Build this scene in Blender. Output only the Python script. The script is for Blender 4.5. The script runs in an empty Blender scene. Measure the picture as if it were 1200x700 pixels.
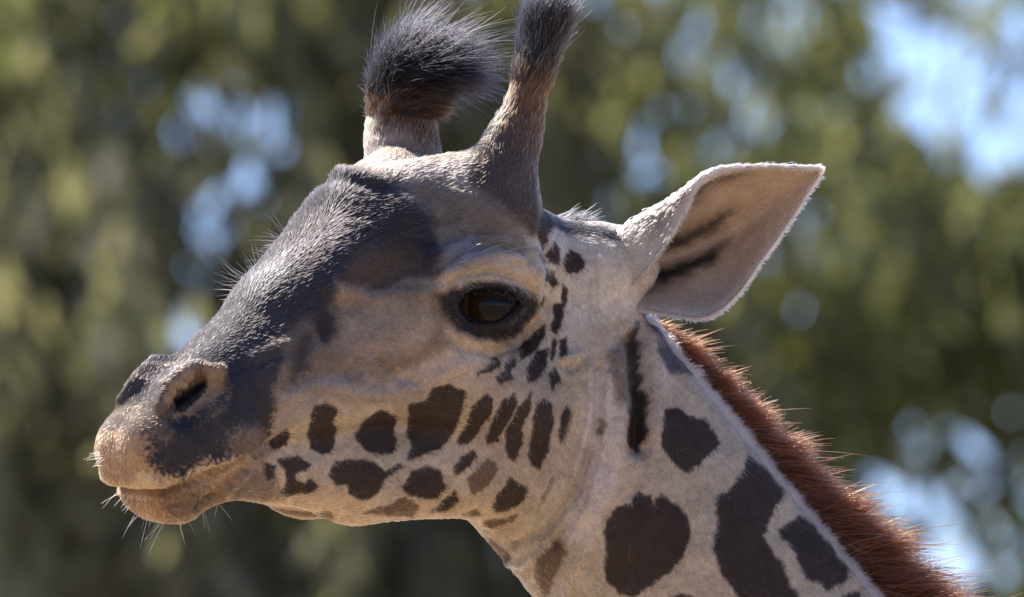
import bpy, math
import numpy as np
R = math.radians
rng = np.random.default_rng(7)
sc = bpy.context.scene

# ------------------------------------------------------------------ camera, sky, sun, exposure
S = 0.00085                       # metres per model unit on the animal (one unit of the head's drawing grid)
ZC = 3.9                          # height of the head above the ground
DIST = 15.0
PITCH = R(6)
RIGHT = np.array([1., 0, 0]); FWD = np.array([0, math.cos(PITCH), math.sin(PITCH)]); UP = np.array([0, -math.sin(PITCH), math.cos(PITCH)])
CEN = np.array([0, 0, ZC])
cam_d = bpy.data.cameras.new('camera'); cam = bpy.data.objects.new('camera', cam_d); sc.collection.objects.link(cam)
cam.location = CEN - FWD * DIST
cam.rotation_euler = (R(90) + PITCH, 0, 0)
cam_d.sensor_width = 36; cam_d.lens = 36 * DIST / (1200 * S); cam_d.clip_start = .5; cam_d.clip_end = 2000
cam_d.dof.use_dof = True; cam_d.dof.focus_distance = DIST - 0.06
cam_d.dof.aperture_fstop = (cam_d.lens / 1000) / 0.060
sc.camera = cam

SUN = np.array([-.52, .40, .76]); SUN /= np.linalg.norm(SUN)      # direction towards the sun
wd = bpy.data.worlds.new('World'); sc.world = wd; wd.use_nodes = True
nt = wd.node_tree; bg = nt.nodes['Background']
sky = nt.nodes.new('ShaderNodeTexSky'); sky.sky_type = 'NISHITA'; sky.sun_disc = False
sky.sun_elevation = math.asin(SUN[2]); sky.sun_rotation = math.atan2(SUN[0], SUN[1])
sky.altitude = 200; sky.air_density = 1.0; sky.dust_density = 0; sky.ozone_density = 6.0
tint = nt.nodes.new('ShaderNodeVectorMath'); tint.operation = 'MULTIPLY'; tint.inputs[1].default_value = (1.0, .92, 1.08); nt.links.new(sky.outputs[0], tint.inputs[0]); nt.links.new(tint.outputs[0], bg.inputs[0]); bg.inputs[1].default_value = .10
sl = bpy.data.lights.new('sun', 'SUN'); sl.energy = 4.0; sl.angle = R(.53); sl.color = (1, .95, .88)
sun = bpy.data.objects.new('sun', sl); sc.collection.objects.link(sun)
from mathutils import Vector, Matrix
sun.rotation_euler = Vector(-SUN).to_track_quat('-Z', 'Y').to_euler(); sun.location = (-8, 8, 20)
sc.view_settings.view_transform = 'Standard'; sc.view_settings.look = 'None'; sc.view_settings.gamma = 1
sc.view_settings.exposure = 1.2
sc.render.engine = 'CYCLES'
sc.cycles.use_denoising = True
sc.cycles.max_bounces = 9; sc.cycles.diffuse_bounces = 7; sc.cycles.transparent_max_bounces = 8
sc.cycles_curves.shape = 'RIBBONS'

# ------------------------------------------------------------------ helpers
def P(q):                                            # model units (right, down, towards viewer) -> metres
    q = np.asarray(q, float)
    return CEN + (q[..., 0:1] - 600) * S * RIGHT + (350 - q[..., 1:2]) * S * UP - q[..., 2:3] * S * FWD
def link(name, data, parent=None, **props):
    o = bpy.data.objects.new(name, data); sc.collection.objects.link(o)
    if parent: o.parent = parent; o.matrix_parent_inverse = Matrix.Identity(4)
    for k, v in props.items(): o[k] = v
    return o
def mesh_np(name, v, f, mat, smooth=True, col=None):
    m = bpy.data.meshes.new(name); v = np.asarray(v, np.float32); f = np.asarray(f, np.int32); n = f.shape[1]
    m.vertices.add(len(v)); m.vertices.foreach_set('co', v.ravel())
    m.loops.add(f.size); m.loops.foreach_set('vertex_index', f.ravel())
    m.polygons.add(len(f)); m.polygons.foreach_set('loop_start', np.arange(0, f.size, n, dtype=np.int32))
    m.polygons.foreach_set('use_smooth', np.full(len(f), smooth))
    m.update(calc_edges=True); m.validate()
    if col is not None:
        a = m.attributes.new('coat', 'FLOAT_COLOR', 'POINT')
        a.data.foreach_set('color', np.c_[col, np.ones(len(col))].astype(np.float32).ravel())
    m.materials.append(mat)
    return m
class Nodes:
    def __init__(s, name):
        s.m = bpy.data.materials.new(name); s.m.use_nodes = True; s.t = s.m.node_tree; s.t.nodes.clear()
        s.out = s.n('ShaderNodeOutputMaterial')
    def n(s, t, **k):
        x = s.t.nodes.new(t)
        for a, b in k.items():
            if a in x.inputs.keys(): x.inputs[a].default_value = b
            else: setattr(x, a, b)
        return x
    def l(s, a, b): s.t.links.new(a, b)
def val_noise(x, y, seed):
    r = np.random.default_rng(seed).random((256, 256))
    xi = np.floor(x).astype(int); yi = np.floor(y).astype(int); fx = x - xi; fy = y - yi
    fx = fx * fx * (3 - 2 * fx); fy = fy * fy * (3 - 2 * fy)
    g = lambda a, b: r[a % 256, b % 256]
    return (g(xi, yi) * (1 - fx) + g(xi + 1, yi) * fx) * (1 - fy) + (g(xi, yi + 1) * (1 - fx) + g(xi + 1, yi + 1) * fx) * fy - .5
def sstep(a, b, x):
    t = np.clip((x - a) / (b - a), 0, 1); return t * t * (3 - 2 * t)
def nrm(v): return v / np.maximum(np.linalg.norm(v, axis=-1, keepdims=True), 1e-9)

def poly_sd(p, poly):
    q = np.array(poly, float); d = np.full(len(p), 1e18); ins = np.zeros(len(p), bool)
    for a, b in zip(q, np.roll(q, -1, 0)):
        e = b - a; w = p - a; t = np.clip((w @ e) / (e @ e), 0, 1); x = w - t[:, None] * e; d = np.minimum(d, (x * x).sum(1))
        c = (a[1] <= p[:, 1]) != (b[1] <= p[:, 1])
        xi = a[0] + (p[:, 1] - a[1]) * e[0] / (e[1] if e[1] else 1e-9); ins ^= c & (p[:, 0] < xi)
    d = np.sqrt(d); return np.where(ins, -d, d)
# ------------------------------------------------------------------ materials
def coat_material():
    k = Nodes('short_coat'); a = k.n('ShaderNodeAttribute', attribute_name='coat')
    tc = k.n('ShaderNodeTexCoord'); no = k.n('ShaderNodeTexNoise', Scale=900, Detail=3)
    k.l(tc.outputs['Object'], no.inputs['Vector'])
    mr = k.n('ShaderNodeMapRange'); mr.inputs[1].default_value = .3; mr.inputs[2].default_value = .7; mr.inputs[3].default_value = .75; mr.inputs[4].default_value = 1.2
    k.l(no.outputs[0], mr.inputs[0])
    mx = k.n('ShaderNodeVectorMath', operation='SCALE'); k.l(a.outputs['Color'], mx.inputs[0]); k.l(mr.outputs[0], mx.inputs['Scale'])
    b = k.n('ShaderNodeBsdfPrincipled', Roughness=.75); b.inputs['Specular IOR Level'].default_value = .25
    k.l(mx.outputs[0], b.inputs['Base Color'])
    bp = k.n('ShaderNodeBump', Strength=.35, Distance=.0006); k.l(no.outputs[0], bp.inputs['Height']); k.l(bp.outputs[0], b.inputs['Normal'])
    k.l(b.outputs[0], k.out.inputs[0]); return k.m
def hair_material(name, rough=.45, gain=1.0):
    k = Nodes(name); a = k.n('ShaderNodeAttribute', attribute_name='coat')
    h = k.n('ShaderNodeBsdfHairPrincipled'); h.parametrization = 'COLOR'
    h.inputs['Roughness'].default_value = rough; h.inputs['Radial Roughness'].default_value = .75; h.inputs['IOR'].default_value = 1.2
    k.l(a.outputs['Color'], h.inputs['Color']); k.l(h.outputs[0], k.out.inputs[0]); return k.m
M_COAT = coat_material(); M_HAIR = hair_material('coat_hair', .6); M_LONG = hair_material('long_hair', .5)
def eye_material():
    k = Nodes('eye'); a = k.n('ShaderNodeAttribute', attribute_name='coat')
    b = k.n('ShaderNodeBsdfPrincipled', Roughness=.4); k.l(a.outputs['Color'], b.inputs['Base Color']); b.inputs['Specular IOR Level'].default_value = 0; b.inputs['Coat IOR'].default_value = 1.33
    b.inputs['Coat Weight'].default_value = .6; b.inputs['Coat Roughness'].default_value = .06
    k.l(b.outputs[0], k.out.inputs[0]); return k.m
M_EYE = eye_material()

# ------------------------------------------------------------------ ground
k = Nodes('dry_earth'); tc = k.n('ShaderNodeTexCoord'); n1 = k.n('ShaderNodeTexNoise', Scale=.35, Detail=8); n2 = k.n('ShaderNodeTexNoise', Scale=14, Detail=6)
k.l(tc.outputs['Object'], n1.inputs['Vector']); k.l(tc.outputs['Object'], n2.inputs['Vector'])
cr = k.n('ShaderNodeValToRGB'); cr.color_ramp.elements[0].position = .35; cr.color_ramp.elements[0].color = (.34, .24, .14, 1)
cr.color_ramp.elements[1].position = .7; cr.color_ramp.elements[1].color = (.46, .35, .22, 1)
k.l(n1.outputs[0], cr.inputs[0]); b = k.n('ShaderNodeBsdfPrincipled', Roughness=.95); k.l(cr.outputs[0], b.inputs['Base Color'])
bp = k.n('ShaderNodeBump', Strength=.6, Distance=.03); k.l(n2.outputs[0], bp.inputs['Height']); k.l(bp.outputs[0], b.inputs['Normal']); k.l(b.outputs[0], k.out.inputs[0])
gx = np.linspace(-1, 1, 41); gx = np.sign(gx) * np.abs(gx) ** 2.2 * 900
GX, GY = np.meshgrid(gx, gx, indexing='ij'); rr = np.hypot(GX, GY)
gz = val_noise(GX / 9 + 50, GY / 9 + 50, 3) * .5 * sstep(6, 20, rr) - .02
gv = np.stack([GX, GY, gz], -1).reshape(-1, 3); ii = np.arange(40)[:, None] * 41 + np.arange(40)[None]
link('ground', mesh_np('ground', gv, np.stack([ii, ii + 41, ii + 42, ii + 1], -1).reshape(-1, 4), k.m), kind='structure')

# ------------------------------------------------------------------ giraffe: shape
F = np.array([-.693, .32, .647]); L = np.array([.70, .08, .71])       # head axes: forward, lateral (near side), up
L = L / np.linalg.norm(L); F = F - L * F.dot(L); F = F / np.linalg.norm(F)
T = np.cross(F, L); T = -T if T[1] > 0 else T
O = np.array([482., 348., 0.]); M2I = np.linalg.inv(np.array([[F[0], T[0]], [F[1], T[1]]]))
def N(u, v, b):
    a, c = M2I @ (np.array([u, v]) - O[:2] - b * L[:2]); return O + a * F + b * L + c * T
SYM = [  # pairs of balls hulled together, mirrored about the head's middle plane: u v lateral radius (twice), blend
 ('lip',179,530,14,41,254,504,26,55,24), ('nose',232,471,28,29,333,439,34,57,25),
 ('dors1',244,458,20,29,354,382,26,40,25), ('dors2',352,373,26,45,454,277,36,56,25),
 ('mid1',230,456,0,33,334,371,0,52,25), ('mid2',334,371,0,52,425,278,0,54,25),
 ('face',332,456,36,64,480,401,66,87,30), ('cran',554,301,45,91,637,323,45,69,30),
 ('brow',535,328,120,40,600,330,122,44,26), ('fore',428,238,4,41,524,237,45,56,30),
 ('back',651,410,70,72,695,322,85,58,30), ('chin',211,561,12,50,261,546,20,35,14),
 ('jaw1',263,541,22,37,419,548,40,56,22), ('jaw2',415,551,40,59,590,531,58,75,25),
 ('jaw3',590,532,58,77,640,430,70,74,25), ('mass',520,440,88,55,600,470,96,58,40),
 ('phil',214,476,17,37,197,512,19,38,28), ('earbase',700,324,95,50,738,306,113,36,30)]
ASY = [('on1',570,248,78,68,606,152,87,25,30), ('on2',604,158,86,26,615,126,88,20,22), ('on3',614,124,88,21,640,38,92,24,10),
 ('fb',352,330,-128,30,299,340,-148,17,14), ('of1',475,215,-85,56,470,162,-88,39,30), ('of2',469,162,-88,42,472,105,-88,38,14)]
def smin(a, b, k):
    h = np.clip(.5 + .5 * (b - a) / k, 0, 1); return b * (1 - h) + a * h - k * h * (1 - h)
def smax(a, b, k): return -smin(-a, -b, k)
def rcone(Q, a, b, r1, r2):
    ba = b - a; t = np.clip(((Q - a) @ ba) / (ba @ ba), 0, 1)
    return np.sqrt(((Q - a - t[:, None] * ba) ** 2).sum(1)) - (r1 + (r2 - r1) * t)
PR_S = [(N(*s[1:4]), N(*s[5:8]), s[4], s[8], s[9]) for s in SYM]
PR_A = [(N(*s[1:4]), N(*s[5:8]), s[4], s[8], s[9]) for s in ASY]
NSC = np.array([1, 1, 1.4]); NK0 = np.array([637., 472., -95.]); NK1 = np.array([905., 800., -95.]); NK2 = np.array([1065., 1060., -95.])
def mirrored(Q):
    b = (Q - O) @ L; return Q + (np.sqrt(b * b + 64.) - b)[:, None] * L
def sd_head0(Q, Pm):
    d = None
    for a, b, r1, r2, kk in PR_S:
        x = rcone(Pm, a, b, r1, r2); d = x if d is None else smin(d, x, kk)
    for a, b, r1, r2, kk in PR_A: d = smin(d, rcone(Q, a, b, r1, r2), kk)
    return d
def sd_neck(Q):
    q = Q * NSC
    return np.minimum(rcone(q, NK0 * NSC, NK1 * NSC, 154, 155), rcone(q, NK1 * NSC, NK2 * NSC, 155, 165))
def surf0(u, v):                                     # depth of the plain head at a grid point
    dd = np.arange(420, -250, -1.); q = np.stack([np.full_like(dd, u), np.full_like(dd, v), dd], 1)
    x = sd_head0(q, mirrored(q)); i = np.argmax(x < 0); return dd[i]
EYE_R = 39.
EYE = np.array([593., 361., surf0(593, 361)]) - 30. * L
def on_eye(u, v, r):
    q = np.array([u, v]) - EYE[:2]; return np.array([u, v, EYE[2] + math.sqrt(max(r * r - q @ q, 60.))])
OPEN_U = ((536, 355), (542, 345), (555, 338), (573, 335.5), (591, 338), (604, 343.5), (616, 352))
OPEN_L = ((536, 355), (540, 366), (550, 376), (566, 382), (583, 381), (598, 373), (608, 362), (616, 352))
LID_U = [on_eye(u, v, EYE_R + 5) for u, v in OPEN_U]; LID_L = [on_eye(u, v, EYE_R + 3.5) for u, v in OPEN_L]
ALMOND = list(OPEN_U) + list(OPEN_L[1:-1])[::-1]
NOS = [N(214, 474, 56), N(228, 462, 58), N(243, 452, 60)]
def nostril_pts():
    o = []
    for u, v in ((211, 476), (222, 467), (233, 459), (244, 451)): o.append(np.array([u, v, surf0(u, v)]))
    return o
NOS = nostril_pts()
def sdf(Q, parts=False):
    Pm = mirrored(Q); h = sd_head0(Q, Pm)
    near = np.sqrt(((Pm - EYE) ** 2).sum(1)) < 90
    if near.any():
        q = Pm[near]; x = h[near]
        r_ = np.sqrt(((q - EYE) ** 2).sum(1)); al = poly_sd(q[:, :2], ALMOND); fr = EYE[2] - 4 - q[:, 2]      # al < 0 inside the opening, fr < 0 in front
        x = smin(x, r_ - EYE_R - 5.5, 14.)
        x = smax(x, -smax(al, fr, 3.), 3.); x = np.maximum(x, EYE_R - r_)
        for lid, rad in ((LID_U, 4.2), (LID_L, 3.2)):
            for i in range(len(lid) - 1): x = smin(x, rcone(q, lid[i], lid[i + 1], rad, rad), 5.)
        x = np.maximum(x, EYE_R - .5 - r_)
        h[near] = x
    near = np.sqrt(((Pm - NOS[1]) ** 2).sum(1)) < 80
    if near.any():
        q = Pm[near]; x = h[near]; inw = -L * .75 + -F * .5
        bowl = rcone(q, NOS[0] + L * 16, NOS[3] + L * 16, 22, 23)
        x = smax(x, -bowl, 9.)
        for i in range(3):
            rr_ = (6.5, 10.5, 10.5, 6.5)
            x = smax(x, -np.minimum(rcone(q, NOS[i], NOS[i + 1], rr_[i], rr_[i + 1]), rcone(q, NOS[i] + inw * 22, NOS[i + 1] + inw * 22, 9, 9)), 4.)
        h[near] = x
    n = sd_neck(Q)
    return (smin(h, n, 24.), h, n) if parts else smin(h, n, 24.)
def grad(Q, e=.6):
    k4 = np.array([[1, -1, -1], [-1, -1, 1], [-1, 1, -1], [1, 1, 1.]])
    return sum(s[None] * sdf(Q + e * s)[:, None] for s in k4) / (4 * e)
def surface_nets(V, org, h):
    ins = V < 0; nx, ny, nz = V.shape
    c = [ins[i:nx - 1 + i, j:ny - 1 + j, l:nz - 1 + l] for i in (0, 1) for j in (0, 1) for l in (0, 1)]
    sm = sum(x.astype(np.int8) for x in c); act = (sm > 0) & (sm < 8)
    idx = np.full(act.shape, -1, np.int64); cells = np.argwhere(act); idx[act] = np.arange(len(cells))
    acc = np.zeros((len(cells), 3)); cnt = np.zeros(len(cells)); i, j, l = cells.T
    cor = [(a, b, d) for a in (0, 1) for b in (0, 1) for d in (0, 1)]
    for p in cor:
        for ax in range(3):
            if p[ax]: continue
            q = list(p); q[ax] = 1
            a = V[i + p[0], j + p[1], l + p[2]]; b = V[i + q[0], j + q[1], l + q[2]]; m = (a < 0) != (b < 0)
            t = np.where(m, a / np.where(m, a - b, 1), 0); pt = np.tile(np.array(p, float), (len(a), 1)); pt[:, ax] = t
            acc[m] += pt[m]; cnt += m
    verts = org + h * (cells + acc / cnt[:, None]); faces = []
    for ax in range(3):
        sl0 = [slice(None)] * 3; sl1 = [slice(None)] * 3; sl0[ax] = slice(0, -1); sl1[ax] = slice(1, None)
        a = ins[tuple(sl0)]; b = ins[tuple(sl1)]; e = np.argwhere(a != b); o1, o2 = [x for x in range(3) if x != ax]
        e = e[(e[:, o1] > 0) & (e[:, o2] > 0) & (e[:, o1] < V.shape[o1] - 1) & (e[:, o2] < V.shape[o2] - 1)]
        g = lambda d1, d2: idx[tuple((e + np.eye(3, dtype=int)[o1] * d1 + np.eye(3, dtype=int)[o2] * d2).T)]
        f = np.stack([g(-1, -1), g(0, -1), g(0, 0), g(-1, 0)], 1)
        flip = a[tuple(e.T)] if ax != 1 else ~a[tuple(e.T)]
        f[~flip] = f[~flip][:, ::-1]; faces.append(f)
    return verts, np.concatenate(faces)
def subdivide(v, f):
    n = len(v); e = np.stack([f, np.roll(f, -1, 1)], -1).reshape(-1, 2); e.sort(1)
    key = e[:, 0] * n + e[:, 1]; uq, inv = np.unique(key, return_inverse=True)
    a, b = uq // n, uq % n; em = (v[a] + v[b]) / 2; fc = v[f].mean(1)
    ei = (n + inv).reshape(-1, 4); ci = n + len(uq) + np.arange(len(f))
    nf = np.concatenate([np.stack([f[:, i], ei[:, i], ci, ei[:, i - 1]], 1) for i in range(4)])
    return np.concatenate([v, em, fc]), nf
H = 7.0; org = np.array([70., -40., -330.]); dim = (164, 160, 108)
ax = [org[i] + H * np.arange(dim[i]) for i in range(3)]
G = np.stack(np.meshgrid(*ax, indexing='ij'), -1).reshape(-1, 3)
V = np.concatenate([sdf(c) for c in np.array_split(G, 8)]).reshape(dim)
V[:, -1, :] = 5; V[-1] = 5
HV, HF = surface_nets(V, org, H)
for it in range(2):
    HV, HF = subdivide(HV, HF)
    for _ in range(2 if it else 1):
        d = sdf(HV); g = grad(HV); HV = HV - np.clip(d, -6, 6)[:, None] * g / np.maximum((g * g).sum(1), .25)[:, None]
fn = np.cross(HV[HF[:, 2]] - HV[HF[:, 0]], HV[HF[:, 3]] - HV[HF[:, 1]])
gn = nrm(grad(HV))
if (fn * gn[HF[:, 0]]).sum() < 0: HF = HF[:, ::-1]
_, HH, HN = sdf(HV, True)
HEADW = sstep(-6, 6, HN - HH)                        # 1 on the head, 0 on the neck
PM = mirrored(HV); b0 = (HV - O) @ L
NM = np.where((b0 < 0)[:, None], gn - 2 * (gn @ L)[:, None] * L, gn)   # normal, mirrored to the near side
UV = np.where(HEADW[:, None] > .5, PM[:, :2], HV[:, :2])
isfar_oss = (HV[:, 1] < 205) & (HV[:, 0] < 522)       # the far ossicone keeps its own place
UV[isfar_oss] = HV[isfar_oss][:, :2]

# strokes of relief: polyline, half width, height (+ ridge, - groove), region (1 head, 0 neck)
def seg_dist(p, pl):
    d = np.full(len(p), 1e9)
    for a, b in zip(pl[:-1], pl[1:]):
        a = np.array(a, float); b = np.array(b, float); ba = b - a; t = np.clip(((p - a) @ ba) / (ba @ ba), 0, 1)
        d = np.minimum(d, np.sqrt(((p - a - t[:, None] * ba) ** 2).sum(1)))
    return d
STROKES = [
 ([(140,568),(165,573),(200,572),(225,563),(250,551),(290,538)], 4, -7, 1), ([(150,562),(200,563),(245,544),(275,534)], 8, 3.5, 1),
 ([(240,592),(262,576),(280,558),(305,535),(320,520)], 6, -5.5, 1), ([(268,578),(290,556),(318,528)], 5, 2, 1),
 ([(196,474),(202,452),(218,438),(240,431),(264,436)], 7, 6, 1), ([(262,437),(272,452),(264,472),(240,486)], 7, 4.5, 1),
 ([(298,418),(330,404),(355,396),(372,375),(392,345)], 6, 1.6, 1), ([(285,432),(320,420),(350,410)], 6, -1.5, 1),
 ([(385,350),(378,372),(384,392)], 9, -5, 1), ([(360,395),(356,420),(350,440)], 8, -3, 1),
 ([(440,410),(452,428),(470,442),(492,447)], 4, -2.2, 1), ([(400,455),(450,462),(500,448),(540,425)], 9, 4, 1),
 ([(330,470),(370,452),(420,445)], 8, 3, 1), ([(395,340),(440,352),(500,345)], 10, 4, 1),
 ([(520,340),(528,368),(545,392),(575,402),(605,390),(628,362)], 5, 2.5, 1), ([(510,345),(516,380),(540,408),(580,416),(612,402)], 4, -2, 1),
 ([(528,330),(545,322),(575,318),(605,325),(625,340)], 4, -3.5, 1), ([(522,322),(545,308),(580,300),(612,305),(628,322)], 6, 3, 1),
 ([(515,318),(540,298),(575,288),(610,292)], 3.5, -3, 1), ([(520,300),(550,284),(590,280)], 4, 2.5, 1),
 ([(628,296),(634,318),(630,345)], 5, 3, 1), ([(640,300),(643,330),(640,360)], 6, -4, 1),
 ([(400,203),(425,208),(450,215)], 7, 4, 1), ([(420,214),(470,222),(500,232)], 8, -3, 1),
 ([(660,420),(690,412),(720,400),(748,375)], 4, 5, 1), ([(668,432),(700,422),(730,404)], 5, -6, 1),
 ([(700,300),(704,350),(700,395)], 4, 1.8, 1), ([(716,290),(722,340),(716,392)], 4, 1.8, 1), ([(690,330),(688,380)], 4, -1.6, 1),
 ([(560,618),(600,622),(640,605),(668,570),(684,530)], 5, 3.5, 1), ([(600,640),(640,622),(672,580),(690,530)], 5, -5, 0),
 ([(540,607),(575,622),(610,618)], 4, -2.5, 1), ([(590,660),(612,664),(640,640),(668,600)], 4, 3, 0),
 ([(744,395),(746,440),(750,480),(746,525)], 10, -13, 0), ([(762,390),(768,440),(766,500)], 12, 5, 0),
 ([(722,420),(730,480),(722,540),(700,600)], 13, 6, 0), ([(702,430),(700,500),(680,570),(650,640)], 5, -3.5, 0),
 ([(690,430),(690,490),(672,560)], 5, 4, 0), ([(712,440),(708,520),(690,590),(665,640)], 4, 3, 0),
 ([(760,520),(752,560),(740,580)], 5, -3, 0), ([(700,620),(670,680),(650,720)], 9, 3, 0),
 ([(772,400),(810,450),(900,560),(1000,680)], 12, 3, 0)]
disp = np.zeros(len(HV)); face_cam = sstep(-.1, .35, NM[:, 2])
for pl, w, amp, reg in STROKES:
    pa = np.array(pl, float); lo = pa.min(0) - 3 * w; hi = pa.max(0) + 3 * w
    m = np.flatnonzero(((UV > lo) & (UV < hi)).all(1) & (face_cam > 0))
    if len(m): disp[m] += amp * 1.5 * np.exp(-(seg_dist(UV[m], pl) / w) ** 2) * face_cam[m] * (HEADW[m] if reg else 1 - HEADW[m])
# broad unevenness of flesh and bone
disp += (val_noise(UV[:, 0] / 34, UV[:, 1] / 34, 11) * 3 + val_noise(UV[:, 0] / 13, UV[:, 1] / 13, 12) * 1.3) * (np.abs(np.linalg.norm(PM - EYE, axis=1)) > 50)
HV = HV + gn * disp[:, None]
fn = np.cross(HV[HF[:, 2]] - HV[HF[:, 0]], HV[HF[:, 3]] - HV[HF[:, 1]]); vn = np.zeros_like(HV)
for i_ in range(4): np.add.at(vn, HF[:, i_], fn)
gn = nrm(vn)

# ------------------------------------------------------------------ giraffe: coat colours, with some light and shade painted in
TAN = (.375, .285, .19); DK = (.030, .018, .0125)
REG = [  # colour fields of the head: polygon, colour, feather, edge wobble
 ([(600,180),(760,230),(780,420),(700,440),(640,420),(620,260)], (.46,.385,.30), 25, 1),
 ([(560,440),(640,430),(690,440),(690,560),(640,600),(580,600),(540,520)], (.31,.235,.165), 22, 1),
 ([(330,560),(430,580),(560,590),(600,640),(540,640),(420,625),(300,600)], (.42,.30,.19), 14, 1),  # lower jaw: warm ground bounce painted into the coat colour
 ([(330,450),(350,410),(380,350),(450,338),(520,335),(545,400),(500,440),(420,450),(350,462)], (.185,.125,.075), 13, 1),
 ([(395,375),(440,360),(500,350),(520,385),(470,420),(410,425)], (.29,.195,.12), 14, 1),
 ([(320,470),(360,455),(420,440),(500,445),(520,470),(470,480),(380,478),(330,500)], (.235,.185,.15), 12, 1),
 ([(470,440),(560,402),(605,402),(560,445),(500,460)], (.36,.275,.195), 12, 1),
 ([(518,330),(526,395),(560,416),(600,412),(630,385),(640,340),(625,300),(560,310)], (.40,.285,.175), 7, 1),
 ([(405,190),(440,150),(520,180),(610,190),(640,260),(600,290),(520,245),(460,215)], (.37,.285,.225), 12, 1),
 ([(398,196),(425,203),(470,214),(505,232),(545,262),(560,285),(520,300),(515,328),(450,336),(400,342),(376,372),(330,415),(312,440),(310,470),(262,440),(222,425),(245,380),(310,310),(340,250)], (.030,.025,.025), 9, 1),
 ([(300,330),(385,215),(400,225),(330,320),(250,405),(225,410)], (.062,.056,.056), 10, 1),  # nose bridge: sunlight painted in as a lighter grey strip
 ([(430,290),(515,300),(512,330),(440,338),(400,338)], (.062,.042,.031), 12, 1),
 ([(510,262),(560,268),(605,275),(628,298),(600,300),(560,305),(525,325),(512,312)], (.17,.14,.12), 10, 1),
 ([(465,218),(520,212),(575,222),(615,262),(600,284),(560,276),(520,258)], (.125,.098,.078), 13, 1),
 ([(320,398),(360,372),(378,380),(352,412),(305,428)], (.12,.08,.055), 8, 1), ([(390,335),(430,335),(420,352),(398,365)], (.25,.16,.09), 6, 1),
 ([(378,345),(392,350),(396,388),(382,402),(366,382)], (.040,.028,.024), 7, 1), ([(350,392),(366,390),(368,432),(352,444),(340,420)], (.060,.042,.034), 8, 1),
 ([(300,405),(330,400),(340,420),(330,460),(320,500),(290,528),(262,500),(262,440)], (.036,.029,.029), 10, 1),
 ([(100,440),(190,425),(215,500),(290,535),(330,520),(270,600),(200,630),(90,600)], (.33,.195,.098), 7, 1),
 ([(188,425),(218,424),(212,445),(200,470),(184,485),(168,474),(172,450)], (.040,.031,.029), 5, .6),
 ([(222,420),(262,410),(300,430),(325,470),(320,508),(298,530),(268,534),(240,540),(218,556),(196,556),(180,538),(184,512),(200,492),(196,470),(204,445)], (.024,.020,.022), 7, .8),
 ([(270,505),(305,498),(318,520),(292,537),(265,535)], (.105,.075,.055), 8, 1),
 ([(150,470),(200,470),(210,500),(195,515),(165,512),(140,500)], (.115,.072,.045), 9, 1), ([(160,455),(150,476),(160,486),(172,470),(180,448),(172,442)], (.34,.21,.11), 4, .5),
 ([(114,508),(130,495),(147,485),(154,486),(158,494),(142,508),(124,517)], (.065,.042,.038), 4, .6),
 ([(197,470),(205,449),(222,437),(250,431),(268,440),(270,460),(258,474),(240,484),(212,486)], (.24,.15,.085), 4, .4),
 ([(240,484),(262,472),(270,458),(276,470),(262,490)], (.04,.03,.028), 4, .4),
 ([(205,480),(211,466),(230,451),(248,445),(251,452),(238,468),(221,481)], (.008,.006,.006), 3, .3),
 ([(172,551),(215,558),(245,541),(275,531),(290,536),(250,553),(225,564),(195,571),(160,569)], (.46,.32,.175), 3.5, .6),
 ([(175,575),(230,566),(280,545),(268,580),(240,600),(205,610),(180,600)], (.23,.128,.060), 7, 1),
 ([(200,588),(250,575),(268,578),(240,604),(205,614)], (.12,.075,.045), 7, 1),
 ([(272,568),(300,545),(328,545),(332,582),(300,594),(270,587)], (.15,.105,.075), 6, 1),
 ([(514,347),(530,338),(554,330),(585,329),(610,336),(630,347),(634,358),(622,372),(604,390),(580,400),(556,398),(536,390),(520,370)], (.016,.011,.010), 5, .35),
 ([(540,210),(580,150),(605,60),(680,60),(642,160),(642,262),(615,275),(585,240)], (.060,.040,.030), 10, 1),  # near ossicone: brown, with its shaded side painted darker
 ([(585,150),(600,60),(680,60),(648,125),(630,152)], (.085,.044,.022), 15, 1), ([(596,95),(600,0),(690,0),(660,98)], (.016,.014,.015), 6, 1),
 ([(628,200),(640,200),(643,262),(630,262)], (.20,.155,.125), 4, 1),
 ([(440,158),(434,90),(530,90),(528,188),(505,182),(478,164)], (.070,.042,.028), 10, 1), ([(425,125),(430,60),(560,60),(525,118),(470,130)], (.03,.024,.024), 8, 1),
 ([(445,164),(480,162),(520,180),(510,190),(470,184),(440,182)], (.20,.14,.10), 8, 1),
 ([(640,246),(664,252),(700,264),(728,270),(725,281),(690,278),(660,272),(645,264)], (.032,.029,.032), 5, 1),
]
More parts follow.
